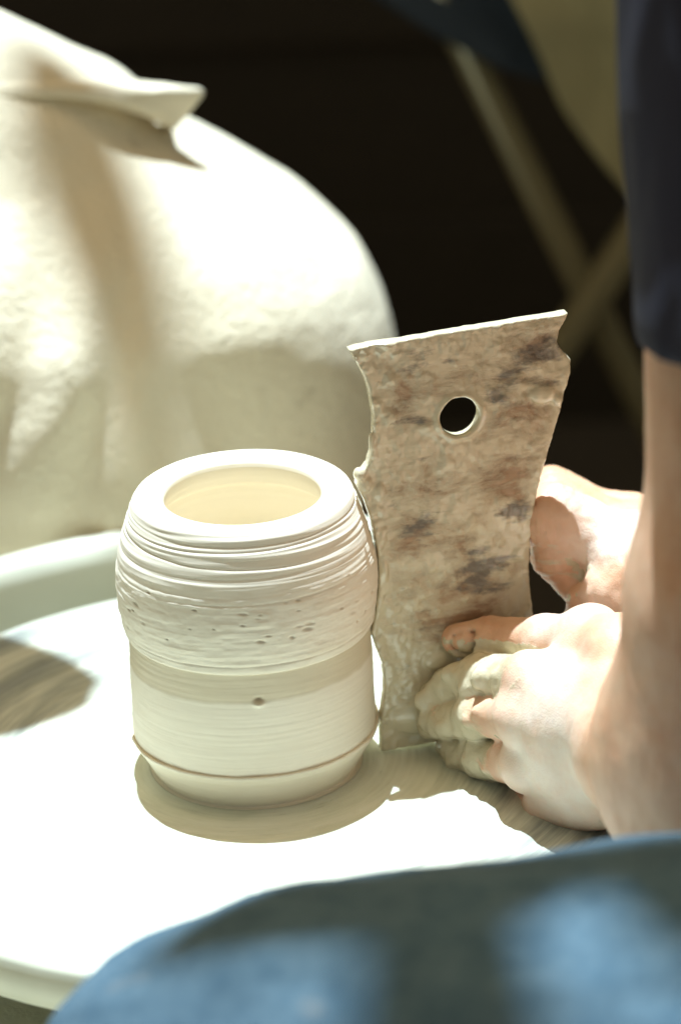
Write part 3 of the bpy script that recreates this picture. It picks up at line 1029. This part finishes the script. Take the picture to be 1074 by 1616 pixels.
def build_body():
    xs = steps([(6.2, 20.5, 0.115), (20.5, 24, 0.3), (24, 56, 0.8)])
    ys = steps([(-30, -13, 0.4), (-13, 7.2, 0.115), (7.2, 30, 0.8)])
    zs = steps([(-9, -3.2, 0.3), (-3.2, 13.5, 0.115), (13.5, 18, 0.4), (18, 52, 0.8)])
    F = Field(xs, ys, zs, big=8)
    # --- near arm
    F.cone(ELBOW, WRIST, 4.6, 2.9, 1.2)
    F.cone(SHOULDER, ELBOW, 4.3, 4.3, 2.0)
    mid = ELBOW * 0.62 + WRIST * 0.38 + np.array([0, 0, 0.5])
    F.ell(mid, (4.4, 4.6, 4.6), None, 2.0)
    F.cone(P(1190, 960, -18), P(1180, 1230, -16.5), 4.6, 5.1, 2.0)
    # --- palm block: four metacarpals
    for f, r in (('i', 1.12), ('m', 1.2), ('r', 1.15), ('p', 1.05)):
        w = WRIST + (mcp[f] - (mcp['m'] + mcp['r']) / 2) * 0.42
        F.cone(w, mcp[f], 1.7, r, 0.9)
    F.ell((mcp['m'] + mcp['r']) / 2 * 0.45 + WRIST * 0.55 + np.array([0.4, 0.9, 0]), (2.6, 1.8, 2.9), None, 1.2)
    for f in 'imrp':
        p = fing[f]; r = frad[f]
        for a, b, ra, rb in zip(p[:-1], p[1:], r[:-1], r[1:]):
            mid_ = (a + b) / 2
            F.cone(a, mid_, ra, (ra + rb) / 2 * 0.92, 0.12)
            F.cone(mid_, b, (ra + rb) / 2 * 0.92, rb, 0.12)
        F.ell(p[0] + np.array([-0.1, -0.25, 0.15]), (r[0] * 1.0,) * 3, None, 0.5)      # knuckle
        F.ell(p[1] + np.array([-0.05, -0.1, 0.1]), (r[1] * 1.03,) * 3, None, 0.15)
    # --- near thumb
    for a, b, ra, rb in zip(thumb[:-1], thumb[1:], thrad[:-1], thrad[1:]):
        F.cone(a, b, ra, rb, 0.35)
    F.cone(thumb[0], WRIST, 1.6, 2.4, 1.2)
    F.cone(thumb[1], mcp['i'] * 0.75 + WRIST * 0.25, 1.0, 1.0, 1.0)
    F.ell(thumb[2] + np.array([0.2, -0.25, 0.0]), (1.0, 0.95, 0.9), None, 0.5)
    # thumb nail: a shallow plate near the tip
    nail = thumb[4] + np.array([0.30, -0.60, 0.12])
    F.ell(nail, (0.84, 0.32, 0.66), None, 0.05, 'carve')
    F.ell(nail + np.array([0, 0.10, 0]), (0.62, 0.27, 0.46), None, 0.04)
    # slip globs on the fingers
    rg = np.random.RandomState(4)
    for f in 'imrp':
        p = fing[f]; r = frad[f]
        for _ in range(26):
            t = rg.rand() * 2.6 + 0.25
            i_ = min(int(t), 2); u = t - i_
            c = p[i_] * (1 - u) + p[i_ + 1] * u
            dirn = np.array([rg.randn() * 0.6 - 0.4, -0.8 + rg.randn() * 0.5, 0.4 + rg.randn() * 0.7]); dirn /= np.linalg.norm(dirn)
            rr_ = r[i_] * (1 - u) + r[i_ + 1] * u
            s_ = 0.09 + 0.22 * rg.rand() ** 1.5
            F.ell(c + dirn * rr_ * 0.86, (s_ * (1.3 + rg.rand()), s_, s_ * (1.0 + 0.8 * rg.rand())), None, 0.32)
    # --- far hand and arm
    for a, b, ra, rb in zip(f_ind[:-1], f_ind[1:], f_rad[:-1], f_rad[1:]):
        F.cone(a, b, ra, rb, 0.35)
    F.ell(f_ind[1] + np.array([0.1, 0.1, 0.1]), (1.15, 1.15, 1.1), None, 0.8)
    F.cone(f_ind[1] + np.array([0.9, -0.35, -0.4]), f_ind[2] + np.array([0.35, -0.2, 0.3]), 0.62, 0.6, 0.5)
    for k in range(1, 4):                           # the other fingers behind the index
        o = np.array([0.1 * k, 1.75 * k, -0.35 * k])
        q = [p + o for p in f_ind]
        F.cone(q[0], q[1], 1.3, 1.05, 0.3); F.cone(q[1], q[2], 1.05, 0.9, 0.3); F.cone(q[2], q[3], 0.9, 0.7, 0.3)
    F.cone(f_mcp, f_wrist, 1.9, 2.5, 1.0)
    F.cone(f_mcp + np.array([0.3, 5, -1.0]), f_wrist, 1.6, 2.4, 1.2)
    F.ell(P(998, 935, 0.2), (1.9, 1.9, 2.2), None, 0.8)     # thenar
    ft = [P(1010, 945, -0.6), P(955, 930, 0.0), P(926, 952, 0.7), P(908, 975, 1.4)]
    for a, b, ra, rb in zip(ft[:-1], ft[1:], (1.3, 0.95, 0.78), (0.95, 0.78, 0.6)):
        F.cone(a, b, ra, rb, 0.3)
    F.cone(f_wrist, f_elbow, 2.7, 4.2, 1.0)
    F.cone(f_elbow, f_shoulder, 4.2, 5.0, 1.5)
    # --- chest joining the two arms (inside the shirt)
    F.ell(CHEST + np.array([3, 0, 2]), (8, 13, 17), None, 2)
    F.cone(SHOULDER, CHEST + np.array([3, -8, 17]), 3.4, 5, 1)
    F.cone(f_shoulder, CHEST + np.array([3, 8, 15]), 3.6, 5, 1)
    V, Q = F.nets()
    V = relax(V, Q, 1, 0.4)
    N = vnormals(V, Q)

    def seg_d(p, a, b):
        ab = b - a
        t = np.clip(((p - a) @ ab) / (ab @ ab), 0, 1)
        return np.linalg.norm(p - a - t[:, None] * ab, axis=1), t
    slip = np.zeros(len(V)); crease = np.zeros(len(V))
    best = np.full(len(V), 9.0)
    for f in 'imrp':
        for i_ in range(3):
            dd, t = seg_d(V, fing[f][i_], fing[f][i_ + 1])
            s_ = {0: 0.15 + 0.5 * t, 1: 0.60 + 0 * t, 2: 0.68 + 0 * t}[i_]
            if f == 'i':
                s_ = s_ + 0.25
            m = (dd < frad[f][i_] + 0.45) & (dd < best)
            best = np.where(m, dd, best)
            slip = np.where(m, s_, slip)
    for i_ in range(2, 4):
        dd, t = seg_d(V, thumb[i_], thumb[i_ + 1])
        m = (dd < thrad[i_] + 0.3)
        slip = np.where(m, np.maximum(slip, 0.30 + 0.14 * (i_ == 3)), slip)
    dd, t = seg_d(V, ft[1], ft[3])
    slip = np.where(dd < 1.2, np.maximum(slip, 0.3), slip)
    dd, t = seg_d(V, f_ind[1] * 0.4 + f_ind[2] * 0.6, f_ind[3])
    slip = np.where(dd < 1.25, np.maximum(slip, 0.40), slip)
    spots = vnoise(V[:, 0] * 1.7, V[:, 1] * 1.7, V[:, 2] * 1.7, 77) + 0.5 * vnoise(V[:, 0] * 4, V[:, 1] * 4, V[:, 2] * 4, 78)
    slip = slip + 0.32 * sstep(0.62, 0.85, spots) * (V[:, 0] < 24)
    # skin folds: fine transverse wrinkles at the joints
    for q, r in [(fing['i'], frad['i']), (fing['m'], frad['m']), (fing['r'], frad['r']), (fing['p'], frad['p']), (thumb[1:], thrad[1:]), (f_ind, f_rad)]:
        for j in (1, 2):
            ax = q[min(j + 1, len(q) - 1)] - q[j - 1]; ax = ax / np.linalg.norm(ax)
            s_ = (V - q[j]) @ ax
            near = np.exp(-(np.linalg.norm(V - q[j], axis=1) / (r[j] * 1.25)) ** 4)
            crease += (1.7 if q is f_ind else 1.0) * near * np.maximum(0, np.sin(s_ * 13 + 2 * vnoise(V[:, 0] * 2, V[:, 1] * 2, V[:, 2] * 2, 7))) ** 3
    disp = -0.05 * crease * (1 - 0.6 * sstep(0.5, 0.8, slip))
    farm = np.exp(-(np.linalg.norm(V - (f_ind[1] + f_mcp) / 2, axis=1) / 4.2) ** 4)
    disp = disp + farm * (0.10 * fbm(V[:, 0] * 1.3, V[:, 1] * 1.3, V[:, 2] * 1.3, 44, 3))
    disp = disp + 0.05 * fbm(V[:, 0] * 0.9, V[:, 1] * 0.9, V[:, 2] * 0.9, 12, 2) * sstep(22, 18, V[:, 0])
    wet = sstep(0.45, 0.75, slip)
    disp = disp + wet * 0.085 * fbm(V[:, 0] * 2.3, V[:, 1] * 2.3, V[:, 2] * 2.3, 14, 4)
    # tendon ridges over the back of the hand, and loose skin creasing towards the wrist
    for f in 'imrp':
        w = WRIST + (mcp[f] - (mcp['m'] + mcp['r']) / 2) * 0.3 + np.array([0, -1.6, 0.6])
        dd, t = seg_d(V, mcp[f] + np.array([0.2, -1.0, 0.5]), w)
        disp = disp + 0.07 * np.exp(-(dd / 0.42) ** 2) * sstep(1.0, 0.7, t)
    lines = fbm(V[:, 0] * 3.2, V[:, 1] * 3.2, V[:, 2] * 0.9, 19, 3)
    disp = disp + 0.02 * lines * (V[:, 0] < 20) * (1 - wet)
    V2 = V + N * disp[:, None]
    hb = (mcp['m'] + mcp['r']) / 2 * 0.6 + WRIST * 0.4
    slip_sun_mask = 0.95 * np.exp(-(np.linalg.norm((V - hb) * np.array([1, 1, 1.1]), axis=1) / 4.3) ** 4)  # sunlit paleness put into the skin colour, together with dried slip
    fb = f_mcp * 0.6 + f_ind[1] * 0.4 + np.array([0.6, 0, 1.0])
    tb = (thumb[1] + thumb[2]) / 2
    slip_sun_mask = np.maximum(slip_sun_mask, 0.8 * np.exp(-(np.linalg.norm(V - tb, axis=1) / 2.6) ** 4))
    slip_sun_mask = np.maximum(slip_sun_mask, 0.92 * np.exp(-(np.linalg.norm((V - fb) * np.array([0.8, 1, 1.15]), axis=1) / 2.5) ** 4))
    return mesh_obj("body", V2, Q, M_SKIN, person, attrs={"slip": slip, "slip_sun_mask": slip_sun_mask})


build_body()


def build_shirt():
    F = Field(np.arange(7, 66, 0.5), np.arange(-34, 36, 0.5), np.arange(-14, 76, 0.5), big=12)
    hem = P(1224, 605, -20)
    top = P(1206, -420, -15.4)
    F.cone(top, hem + (hem - top) * 0.10, 5.25, 4.95, 1.5)
    F.ell(CHEST + np.array([4, 0, 2]), (13, 19, 26), None, 4)
    F.cone(top + np.array([1.5, 0, 0]), CHEST + np.array([2, -8, 16]), 5.5, 9, 2)
    F.cone(f_shoulder, CHEST + np.array([2, 8, 14]), 7, 9, 4)
    F.cone(f_shoulder, f_shoulder * 0.45 + f_elbow * 0.55, 7, 6, 2)
    # sleeve end: cut by a plane, the arm comes out of it
    ax = (hem - top) / np.linalg.norm(hem - top)
    X, Y, Z = F.pts((slice(None),) * 3)
    n = ax + np.array([-0.28, 0.0, 0.0])
    n = n / np.linalg.norm(n)
    near_sleeve = (X < 30) & (Y < -8)
    cut = (X - hem[0]) * n[0] + (Y - hem[1]) * n[1] + (Z - hem[2]) * n[2]
    F.F = np.where(near_sleeve, np.maximum(F.F, cut), F.F).astype(np.float32)
    V, Q = F.nets()
    V = relax(V, Q, 3)
    N = vnormals(V, Q)
    d = 0.30 * fbm(V[:, 0] * 0.28, V[:, 1] * 0.28, V[:, 2] * 0.07, 5, 2) + 0.2 * fbm(V[:, 0] * 0.7, V[:, 1] * 0.7, V[:, 2] * 0.2, 8, 2)
    d = d + 0.45 * np.sin(V[:, 2] * 1.15 + 0.5 * V[:, 0] + 2 * fbm(V[:, 0] * 0.2, V[:, 1] * 0.2, V[:, 2] * 0.2, 18, 2)) * sstep(37, 29, V[:, 2]) * (V[:, 1] < -8) * sstep(15, 18.5, V[:, 0])
    return mesh_obj("shirt", V + N * d[:, None], Q, M_SHIRT, person)


build_shirt()


def build_jeans():
    F = Field(np.arange(-20, 72, 0.55), np.arange(-52, 8, 0.55), np.arange(FLOOR_Z + 4, 28, 0.55), big=12)
    YK = -29.5
    top = [(330, 1482, 6.3), (480, 1430, 7.2), (760, 1398, 8.0), (1074, 1358, 8.6), (1500, 1310, 9.5)]
    cs = []
    for px, py, r in top:
        p = P(px, py, YK)
        # outline seen from above at about 25 degrees: the centre lies below and a little behind
        cs.append(p - r * np.array([0.0, 0.42, 0.90]))
    rr_ = [t[2] for t in top]
    F.chain(cs, rr_, 3)
    kn = cs[0] + np.array([0.1, 0, -1.0])
    F.ell(kn, (6.3, 6.4, 6.4), None, 2)
    F.cone(kn + np.array([0, 0, -1]), kn + np.array([-1, 2, -38]), 6.0, 5.2, 2)
    F.cone(cs[-1], np.array([58, -14, cs[-1][2] - 3]), 9.5, 11, 4)
    V, Q = F.nets()
    V = relax(V, Q, 3)
    N = vnormals(V, Q)
    d = 0.45 * fbm(V[:, 0] * 0.12, V[:, 1] * 0.3, V[:, 2] * 0.3, 25, 3)
    d = d + 0.10 * fbm(V[:, 0] * 0.5 + V[:, 1] * 0.3, V[:, 1] * 0.7, V[:, 2] * 0.7, 27, 3)
    return mesh_obj("jeans", V + N * d[:, None], Q, M_DENIM, person)


build_jeans()

# ------------------------------------------------------------------ folding stool and cloth in the shade behind
stool_o = P(935, 455, 72)
stool = thing("folding_chair", "folding wooden chair with crossed legs and a khaki canvas panel, in shade behind the potter", "chair",
              (stool_o[0], stool_o[1], FLOOR_Z))


def to_floor(a, b):
    t = (FLOOR_Z - a[2]) / (b[2] - a[2])
    return a + (b - a) * t


a0, a1 = P(745, 95, 73.2), P(1018, 650, 71.0)
tube("leg", [a0 + (a0 - a1) * 0.50, to_floor(a0, a1)], 1.0, M_POLE, stool)
b0, b1 = P(1010, 362, 69.0), P(868, 575, 70.0)
tube("leg", [b0 + (b0 - b1) * 0.9, to_floor(b0, b1)], 1.0, M_POLE, stool)
for dy in (20.0,):
    off = np.array([6.0, dy, 0.0])
    tube("leg", [a0 + (a0 - a1) * 0.50 + off, to_floor(a0, a1) + off], 1.0, M_POLE, stool)
    tube("leg", [b0 + (b0 - b1) * 0.9 + off, to_floor(b0, b1) + off], 1.0, M_POLE, stool)


def sheet(name, rows, mat, parent, thick=0.25, n=40, m=24, seed=1, wob=0.25):
    R = np.array([resample3(np.array(r), n) for r in rows])
    tt = np.linspace(0, len(rows) - 1, m)
    V = np.array([[[np.interp(t, range(len(rows)), R[:, j, a]) for a in range(3)] for t in tt] for j in range(n)]).reshape(-1, 3)
    V[:, 1] += wob * fbm(V[:, 0] * 0.3, V[:, 2] * 0.12, 0 * V[:, 0], seed, 2) * 3
    o = mesh_obj(name, V, grid_faces(n, m), mat, parent)
    md = o.modifiers.new("thick", 'SOLIDIFY'); md.thickness = thick * CM; md.offset = 0
    return o


YC = 70.0
tube("rail", [P(590, -182, 73.6), P(1120, -182, 73.6)], 1.0, M_POLE, stool)
sheet("canvas_seat", [[P(715, -182, YC + 3.6), P(812, 5, YC), P(850, 85, YC), P(885, 165, YC), P(930, 235, YC), P(990, 305, YC), P(1030, 350, YC)],
                      [P(800, -182, YC + 3.6), P(890, 0, YC + 2), P(930, 80, YC + 2), P(965, 160, YC + 2), P(1010, 230, YC + 2), P(1050, 300, YC + 2), P(1080, 340, YC + 2)],
                      [P(960, -182, YC + 3.6), P(1040, 0, YC + 3), P(1060, 80, YC + 3), P(1080, 160, YC + 3), P(1100, 230, YC + 3), P(1120, 300, YC + 3), P(1140, 340, YC + 3)]],
      M_KHAKI, stool, seed=3)
ncl = thing("dark_cloth", "dark blue cloth draped over the chair rail beside the khaki canvas", "cloth", tuple(P(760, 40, 71)))
YN = 71.8
sheet("drape", [[P(560, -25, YN), P(610, 8, YN), P(690, 58, YN), P(760, 95, YN), P(800, 112, YN), P(835, 124, YN), P(868, 132, YN)],
                [P(590, -60, YN + 1), P(650, -40, YN + 1), P(720, -10, YN + 1), P(790, 30, YN + 1), P(815, 48, YN + 1), P(835, 56, YN + 1), P(850, 60, YN + 1)],
                [P(600, -184, YN + 1.5), P(670, -184, YN + 1.5), P(740, -184, YN + 1.5), P(765, -184, YN + 1.5), P(780, -184, YN + 1.5), P(795, -184, YN + 1.5), P(810, -184, YN + 1.5)]],
      M_NAVY, ncl, seed=5)

# ------------------------------------------------------------------ unseen branch added to dapple the light
tree = thing("added_shade_tree", "unseen leafy branch added over the wheel to throw leaf shadows", "tree", (-190, -62, FLOOR_Z))
LH = 290.0
SH = np.array([-0.046, 0.214, 1.0])


def lift(p, h):
    p = np.asarray(p, float)
    return p + SH * (h - p[2])


def leaf(base, tip, half, stalk, LH=LH):  # added leaf, set up the sun ray from where its shadow should fall
    base = lift(base, LH); tip = lift(tip, LH + 1.5)
    ax = tip - base; L = np.linalg.norm(ax); ax = ax / L
    sd = np.cross(ax, [0, 0, 1.0]); sd /= np.linalg.norm(sd)
    n, m = 26, 9
    V = []
    for i in range(n):
        t = i / (n - 1)
        w = half * (math.sin(math.pi * min(1, t ** 0.75 * 0.93 + 0.05)) ** 0.6)
        for j in range(m):
            u = j / (m - 1) * 2 - 1
            V.append(base + ax * L * t + sd * w * u + np.array([0, 0, 0.8 * abs(u) - 2.5 * (t - 0.5) ** 2]))
    o = mesh_obj("added_leaf", V, grid_faces(n, m), M_LEAF, tree)
    tube("added_leaf_stalk", [base + np.array([0, 0, -0.6]), (base + stalk) / 2 + np.array([0, 0, 3]), stalk], 0.3, M_BARK, tree, 8)
    return o


tube("added_trunk", [(-190, -62, FLOOR_Z), (-186, -60, 60), (-170, -48, 420)], [9, 7.5, 5], M_BARK, tree, 16)
br = [np.array(p, float) for p in [(-178, -53, 300), (-130, -30, 308), (-70, -8, 312), (-20, 2, 313), (25, 4, 310)]]
tube("added_limb", resample3(np.array(br), 24), list(np.linspace(3.5, 0.8, 24)), M_BARK, tree, 12)
leaf(PZ(-330, 1075, 0), PZ(148, 1093, 0), 6.2, br[2] + np.array([6, 1, 0]), 75.0)
YJ = -34.0
leaf(P(680, 1800, -54), P(700, 1365, -27), 3.5, br[4])
leaf(P(960, 1368, -31), P(215, 1492, -32), 3.6, br[4] + np.array([2.0, 0, 0]))
leaf(P(1330, 1400, -36), P(935, 1312, -29.5), 4.2, br[4] + np.array([6.0, -1.5, -0.5]))  # leaf standing in for the arm's shadow on the jeans
leaf(P(55, 75, 38), P(300, 700, 19), 3.0, br[2] + np.array([20, 2, 60]), 400.0)
tube("added_limb", [(-172, -49, 380), (-110, 30, 388), tuple(br[2] + np.array([20, 2, 60]))], [2.6, 1.6, 0.8], M_BARK, tree, 12)
